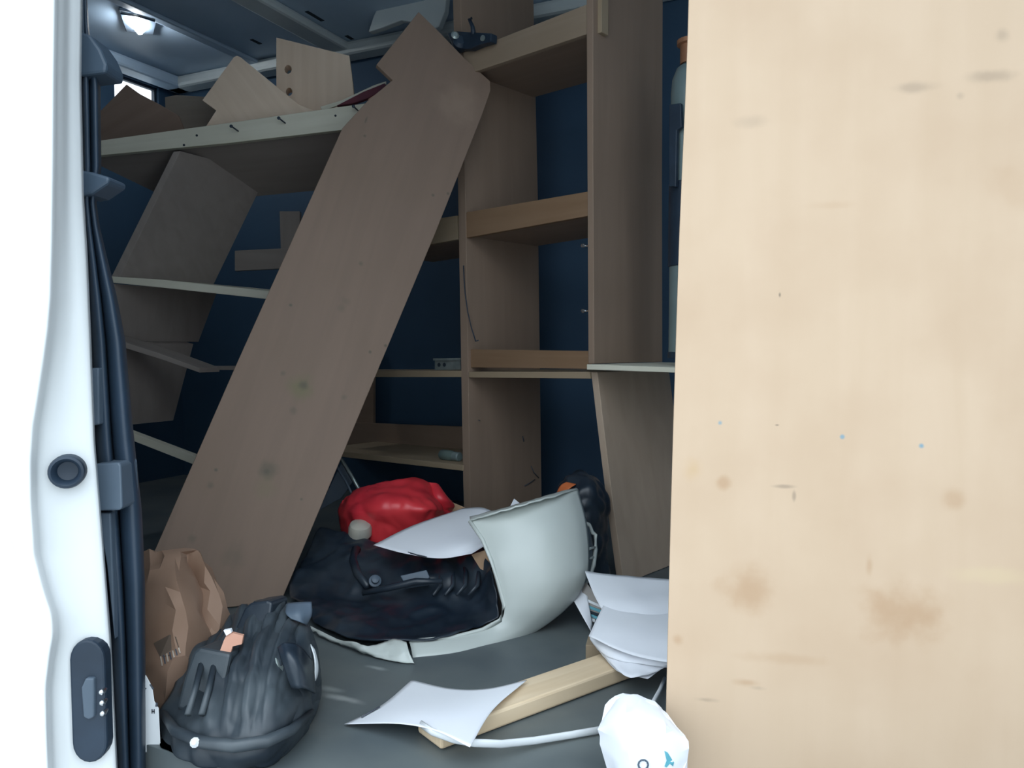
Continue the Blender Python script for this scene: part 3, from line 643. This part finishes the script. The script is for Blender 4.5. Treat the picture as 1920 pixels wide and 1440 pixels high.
# stack of papers right of the bumper
wk = cuboid('wood_block', F(1098, 1238)+Z*.002, px_u*.10, Vector((.01, .05, 0)), Z*.028, m_pine)
tag(wk, 'small raw wood block tucked under the paper pile behind the timber', 'wood')
s1 = surf('paper_sheet', [[F(1096, 1070, .125), F(1158, 1079, .125), F(1265, 1088, .125)], [F(1114, 1115, .105), F(1180, 1122, .11), F(1268, 1126, .11)], [F(1132, 1150, .085), F(1190, 1165, .085), F(1270, 1172, .085)]], 16, 20, m_paper, disp=crumple(.003, 12))
tag(s1, 'white paper sheet propped highest at the back of the paper pile by the plywood', 'paper')
s2 = surf('paper_sheet', [[F(1133, 1131, .098), F(1195, 1128, .10), F(1270, 1140, .10)], [F(1117, 1164, .085), F(1190, 1176, .088), F(1270, 1192, .09)], [F(1104, 1193, .072), F(1180, 1226, .068), F(1270, 1246, .066)]], 16, 20, m_paper, disp=crumple(.002, 10))
tag(s2, 'white paper sheet on top of the pile, nearest the plywood sheet edge', 'paper')
for k, (xm, ym, xr, yr) in enumerate(((1150, 1236, 1250, 1252), (1176, 1268, 1234, 1258), (1160, 1262, 1214, 1271))):
    z = .056-.008*k
    s = surf('paper_sheet', [[F(1114+2*k, 1180, z+.006), F(1190, 1190, z+.010), F(1268, 1205, z+.012)], [F(1106+5*k, 1195+6*k, z), F(1150, 1214+4*k, z+.004), F(1262, 1238, z+.008)],
         [F(1112+9*k, 1206+12*k, z-.006), F(xm, ym, z-.008), F(xr, yr, z-.004)]], 12, 18, m_paper, disp=crumple(.004, 26), floor=.034)
    tag(s, ['curled paper just under the topmost sheet of the pile', 'curled paper in the middle of the pile below the top sheets', 'lowest curled paper of the pile, its tip over the timber'][k], 'paper', None)
mg = ppx('glossy_brochure', [(1092, 1082), (1131, 1136), (1112, 1168), (1090, 1150)], (P(1110, 1130, 1.625), Vector((-.3, -1, .3)).normalized()), Vector((0, .004, 0)), mottled('brochure', (.20, .17, .14), (.28, .26, .24), 12, .3), None, bevel=0)
tag(mg, 'glossy brochure with teal stripes standing between folded card and papers', 'brochure')
for a, b, mt in (((1098, 1122), (1130, 1136), m_strip), ((1100, 1134), (1127, 1144), m_teal), ((1100, 1143), (1123, 1151), m_hole), ((1102, 1149), (1120, 1156), m_teal), ((1103, 1156), (1116, 1162), m_strip)):
    pl_ = (P(1110, 1130, 1.6225), Vector((-.3, -1, .3)).normalized())
    ppx('print_stripe', [a, b, (b[0]-1, b[1]+5), (a[0], a[1]+5)], pl_, Vector((0, .0015, 0)), mt, mg, bevel=0)
fc = surf('folded_card', [[(1069, 1114, 1.63), (1086, 1145, 1.61), (1108, 1184, 1.585)], [(1096, 1086, 1.66), (1102, 1120, 1.63), (1111, 1172, 1.60)]], 6, 14, m_paper)
tag(fc, 'folded white card leaning under the right edge of the broken bumper', 'card')
# timber offcut with the paper over it
Zt = .03
a1, a2, a3 = F(914, 1341, Zt), F(1158, 1253, Zt), F(1109, 1230, Zt)
dl = (a2-a1); dl.z = 0; dl.normalize(); pr = Vector((-dl.y, dl.x, 0)); wid = abs((a3-a2).dot(pr))
tb = cuboid('timber_offcut', a1-dl*.085, dl*((a2-a1).length+.085+.05), pr*max(wid, .06), Z*-.028, m_pine, None, bevel=.004)
m_tim = wood('sawn timber', (.80, .64, .45), (.72, .55, .36), (.66, .49, .31), gx=4, gy=70)
tb.data.materials[0] = m_tim
tag(tb, 'short sawn pine timber offcut lying on the floor under paper', 'timber')
p2 = surf('paper_sheet', [[F(772, 1275, .010), F(716, 1322, .012), F(645, 1358, .004)], [F(845, 1291, .022), F(790, 1330, .034), F(745, 1357, .032)], [F(915, 1291, .036), F(866, 1335, .046), F(815, 1370, .046)], [F(988, 1275, .036), F(925, 1330, .044), F(881, 1401, .052)]], 26, 26, m_paper)
tag(p2, 'white paper sheet in the foreground draped over the end of the timber', 'paper')
tube('print_line', [F(678, 1345, .012), F(694, 1335, .014), F(712, 1325, .016)], .0013, m_ink, p2, 5)
ws = tube('white_edging_strip', [F(790, 1358, .040), F(810, 1372, .041), F(850, 1386, .040), F(890, 1393, .036), F(940, 1395, .022), F(1000, 1389, .012), F(1070, 1378, .009), F(1140, 1366, .009)], .006, m_strip, None, 10, .5)
tag(ws, 'curved white plastic edging strip running in front of the timber', 'strip')
# white bag at the sill
wb = bag('white_bag', [[(1150, 1312, 1.06), (1168, 1303, 1.05), (1195, 1306, 1.045), (1225, 1318, 1.04), (1248, 1342, 1.03)],
     [(1122, 1362, 1.03), (1160, 1350, 1.0), (1200, 1350, .99), (1240, 1355, .985), (1282, 1374, 1.0)],
     [(1126, 1400, 1.03), (1165, 1400, .985), (1205, 1400, .975), (1250, 1400, .97), (1290, 1392, .99)],
     [(1138, 1440, 1.02), (1170, 1452, .985), (1210, 1458, .975), (1250, 1458, .97), (1290, 1450, .985)]], 8, 9, Vector((0, .05, 0)), m_paper, disp=crumple(.003, 9), floor=.002, facet=.0022)
tag(wb, 'crumpled white paper bag in front of the lower left corner of the plywood sheet', 'bag')
hug('printed_mark', wb, [(1246, 1408), (1252, 1411), (1264, 1430), (1262, 1437), (1256, 1432), (1250, 1439), (1246, 1437), (1250, 1426)], m_teal)
for k in range(10):
    a_, b_ = 2*math.pi*k/10, 2*math.pi*(k+.95)/10
    hug('printed_ring', wb, [(1206+11*math.cos(a_), 1434+11*math.sin(a_)), (1206+11*math.cos(b_), 1434+11*math.sin(b_)), (1206+7.5*math.cos(b_), 1434+7.5*math.sin(b_)), (1206+7.5*math.cos(a_), 1434+7.5*math.sin(a_))], m_grey)
tube('handle', [F(1216, 1332, .01), (1228, 1310, 1.25), (1238, 1292, 1.30), (1246, 1272, 1.34)], .0035, m_strip, wb, 8)
# kraft bag
kb = bag('kraft_paper_bag', [[(240, 1032, 1.44), (268, 1034, 1.40), (300, 1032, 1.38), (330, 1034, 1.38), (348, 1038, 1.40)],
     [(235, 1090, 1.42), (268, 1085, 1.34), (305, 1080, 1.31), (340, 1072, 1.32), (364, 1078, 1.39)],
     [(232, 1150, 1.40), (268, 1150, 1.31), (315, 1145, 1.27), (355, 1135, 1.29), (392, 1142, 1.38)],
     [(230, 1210, 1.38), (266, 1215, 1.28), (315, 1218, 1.235), (365, 1205, 1.26), (416, 1196, 1.37)],
     [(230, 1265, 1.35), (264, 1275, 1.26), (310, 1278, 1.225), (355, 1262, 1.25), (398, 1238, 1.34)],
     [(235, 1310, 1.31), (262, 1330, 1.26), (296, 1336, 1.24), (330, 1320, 1.25), (365, 1285, 1.32)]], 12, 9, Vector((.02, .10, 0)), m_kraft, disp=crumple(.005, 9), facet=.007)
tag(kb, 'crumpled brown kraft paper bag at the foot of the leaning board', 'bag')
hug('printed_box', kb, [(288, 1206), (318, 1190), (330, 1194), (337, 1218), (318, 1230), (300, 1232)], mattes)
for k in range(7):
    x = 300+k*5.6; y = 1231-k*2.7
    hug('printed_bar', kb, [(x, y), (x+2.6, y-1), (x+5.4, y+17-k*1.3), (x+2.8, y+18-k*1.3)], m_barw if k % 2 == 0 else m_ink, off=.002)
pk = thing('pink_card_scrap', 'small torn pinkish card scrap on the dusty black housing, next to the kraft bag', 'card', P(435, 1210, 1.19))
ppx('scrap', [(420, 1200), (428, 1185), (456, 1192), (453, 1208), (436, 1212), (431, 1228), (411, 1224)], (P(435, 1205, 1.185), Vector((0, -.9, .4)).normalized()), Vector((0, .006, 0)), m_pink, pk, bevel=0)
ppx('torn_edge', [(419, 1182), (432, 1180), (434, 1186), (424, 1192)], (P(426, 1186, 1.188), Vector((0, -.9, .4)).normalized()), Vector((0, .006, 0)), m_paper, pk, bevel=0)
# white carton edge
wt = thing('white_carton', 'narrow white carton with small black print beside the door seal', 'carton', F(270, 1412))
wpl = (P(280, 1340, 1.14), Vector((0, -1, 0)))
ppx('carton_side', [(238, 1240), (264, 1248), (286, 1288), (290, 1315), (298, 1328), (302, 1411), (238, 1411)], wpl, Vector((-.05, .06, 0)), m_strip, wt, bevel=.001)
for pts in ([(268, 1266), (271, 1263), (273, 1266), (270, 1270)], [(280, 1284), (282, 1283), (288, 1292), (286, 1293)], [(266, 1287), (275, 1291), (271, 1294), (266, 1294)], [(284, 1330), (286, 1330), (286, 1338), (284, 1338)], [(288, 1330), (290, 1330), (290, 1338), (288, 1338)], [(284, 1333), (290, 1333), (290, 1335), (284, 1335)], [(292, 1318), (295, 1318), (295, 1325), (291, 1325)]):
    ppx('printed_mark', pts, (wpl[0]+Vector((0, -.0006, 0)), wpl[1]), Vector((0, .0015, 0)), m_ink, wt, bevel=0)
# dusty black housing in the foreground
hr = thing('black_lamp_housing', 'dusty black moulded plastic car part lying in the foreground', 'car part', F(450, 1440))
HR = [[(432, 1160, 1.34), (455, 1142, 1.32), (485, 1130, 1.31), (515, 1132, 1.31), (545, 1140, 1.32), (578, 1168, 1.34)],
      [(402, 1200, 1.31), (432, 1190, 1.265), (475, 1180, 1.24), (520, 1178, 1.23), (560, 1182, 1.245), (590, 1205, 1.31)],
      [(358, 1218, 1.28), (400, 1232, 1.22), (455, 1230, 1.18), (510, 1228, 1.165), (560, 1232, 1.19), (597, 1240, 1.29)],
      [(330, 1280, 1.23), (380, 1290, 1.165), (445, 1290, 1.125), (510, 1285, 1.11), (560, 1288, 1.15), (602, 1300, 1.26)],
      [(306, 1335, 1.19), (360, 1350, 1.115), (430, 1358, 1.075), (500, 1352, 1.07), (552, 1342, 1.11), (594, 1330, 1.22)],
      [(302, 1400, 1.15), (355, 1408, 1.085), (425, 1416, 1.055), (490, 1412, 1.055), (540, 1395, 1.09), (570, 1385, 1.17)],
      [(305, 1440, 1.13), (355, 1452, 1.09), (425, 1460, 1.07), (485, 1450, 1.075), (520, 1432, 1.09), (545, 1412, 1.14)]]
def hd(p):
    q = (p.x*.95+p.z*.25)
    g = -.007*max(-.35, min(.35, math.sin((q+.40)*190)))*2.6*max(0, min(1, (-.335-p.x)*25))*max(0, min(1, (p.z-.05)*30))
    return g+.006*fbm(p, 12, 3)+.010*(abs(noise.noise(p*17))-.3)
shell_ = bag('housing_shell', HR, 84, 84, Vector((0, .05, 0)), m_dust, hr, disp=hd)
ppx('mounting_box', [(440, 1180), (458, 1140), (470, 1130), (500, 1126), (510, 1130), (505, 1168), (478, 1186)], (P(470, 1155, 1.27), Vector((-.2, -1, .3)).normalized()), Vector((.01, .06, -.01)), m_blk, hr, bevel=.004)
ppx('side_box', [(362, 1222), (372, 1214), (432, 1226), (420, 1285), (398, 1345), (330, 1330), (345, 1270)], (P(390, 1270, 1.165), Vector((-.15, -1, .3)).normalized()), Vector((.01, .06, -.01)), m_dust, hr, bevel=.006)
for x0, x1 in ((380, 352), (404, 378)):
    tube('rib', [P(x0, 1236, 1.185), P((x0+x1)/2+1, 1290, 1.135), P(x1, 1340, 1.10)], .005, m_dust, hr, 8)
tube('rim', [(306, 1338, 1.17), (330, 1372, 1.11), (380, 1392, 1.065), (440, 1399, 1.045), (500, 1390, 1.05), (545, 1370, 1.09), (585, 1335, 1.17)], [.006, .008, .009, .009, .009, .008, .005], m_dust, hr, 10)
surf('grey_flap', [[(538, 1132, 1.29), (562, 1130, 1.28), (584, 1129, 1.285)], [(536, 1150, 1.26), (560, 1150, 1.255), (584, 1152, 1.27)], [(545, 1160, 1.25), (566, 1168, 1.25), (574, 1172, 1.27)]], 10, 12, m_grey, hr, solid=.003)
surf('white_flake', [[(582, 1208, 1.24), (590, 1218, 1.24)], [(590, 1235, 1.225), (596, 1245, 1.235)], [(590, 1270, 1.22), (595, 1266, 1.235)], [(586, 1282, 1.22), (588, 1282, 1.235)]], 14, 4, m_strip, hr, solid=.002)
surf('socket_ring', [[(522, 1214, 1.135), (535, 1206, 1.13), (560, 1212, 1.14), (585, 1240, 1.19)], [(530, 1240, 1.12), (545, 1236, 1.105), (568, 1250, 1.12), (588, 1270, 1.19)], [(548, 1290, 1.12), (560, 1290, 1.105), (575, 1292, 1.125), (590, 1300, 1.19)]], 16, 16, m_blk, hr, solid=.004)
hug('label_sticker', shell_, [(510, 1232), (518, 1234), (532, 1248), (530, 1258), (522, 1250)], m_metal)
lathe('clip', [(.007, 0), (.007, .004), (.003, .008), (.001, .008)], P(367, 1392, 1.062), Vector((0, -.9, .4)), m_strip, hr, 10)

# ------------------------------------------------------------------ glints under the roof, as an added fill lamp
q = cast(262, 40, (Vector((0, 0, ZC-.002)), Z))
lm = thing('roof_fill_lamp', 'added fill lamp with chrome bar for the bright glints on the van ceiling', 'lamp', q)
rp = (Vector((0, 0, ZC-.012)), Z); rp2 = (Vector((0, 0, ZC-.03)), Z)
ppx('housing', [(222, 18), (296, 34), (288, 66), (236, 60)], rp, Z*.010, m_grey, lm, bevel=.003)
ppx('lens', [(237, 45), (252, 38), (266, 44), (251, 56)], rp2, Z*.016, m_lens, lm, bevel=.004)
ppx('lens', [(252, 57), (267, 46), (274, 58), (266, 66), (260, 66)], rp2, Z*.016, m_lens, lm, bevel=.004)
tube('chrome_bar', [cast(226, 24, rp2), cast(255, 28, rp2), cast(290, 38, rp2)], .006, m_steel, lm, 8)
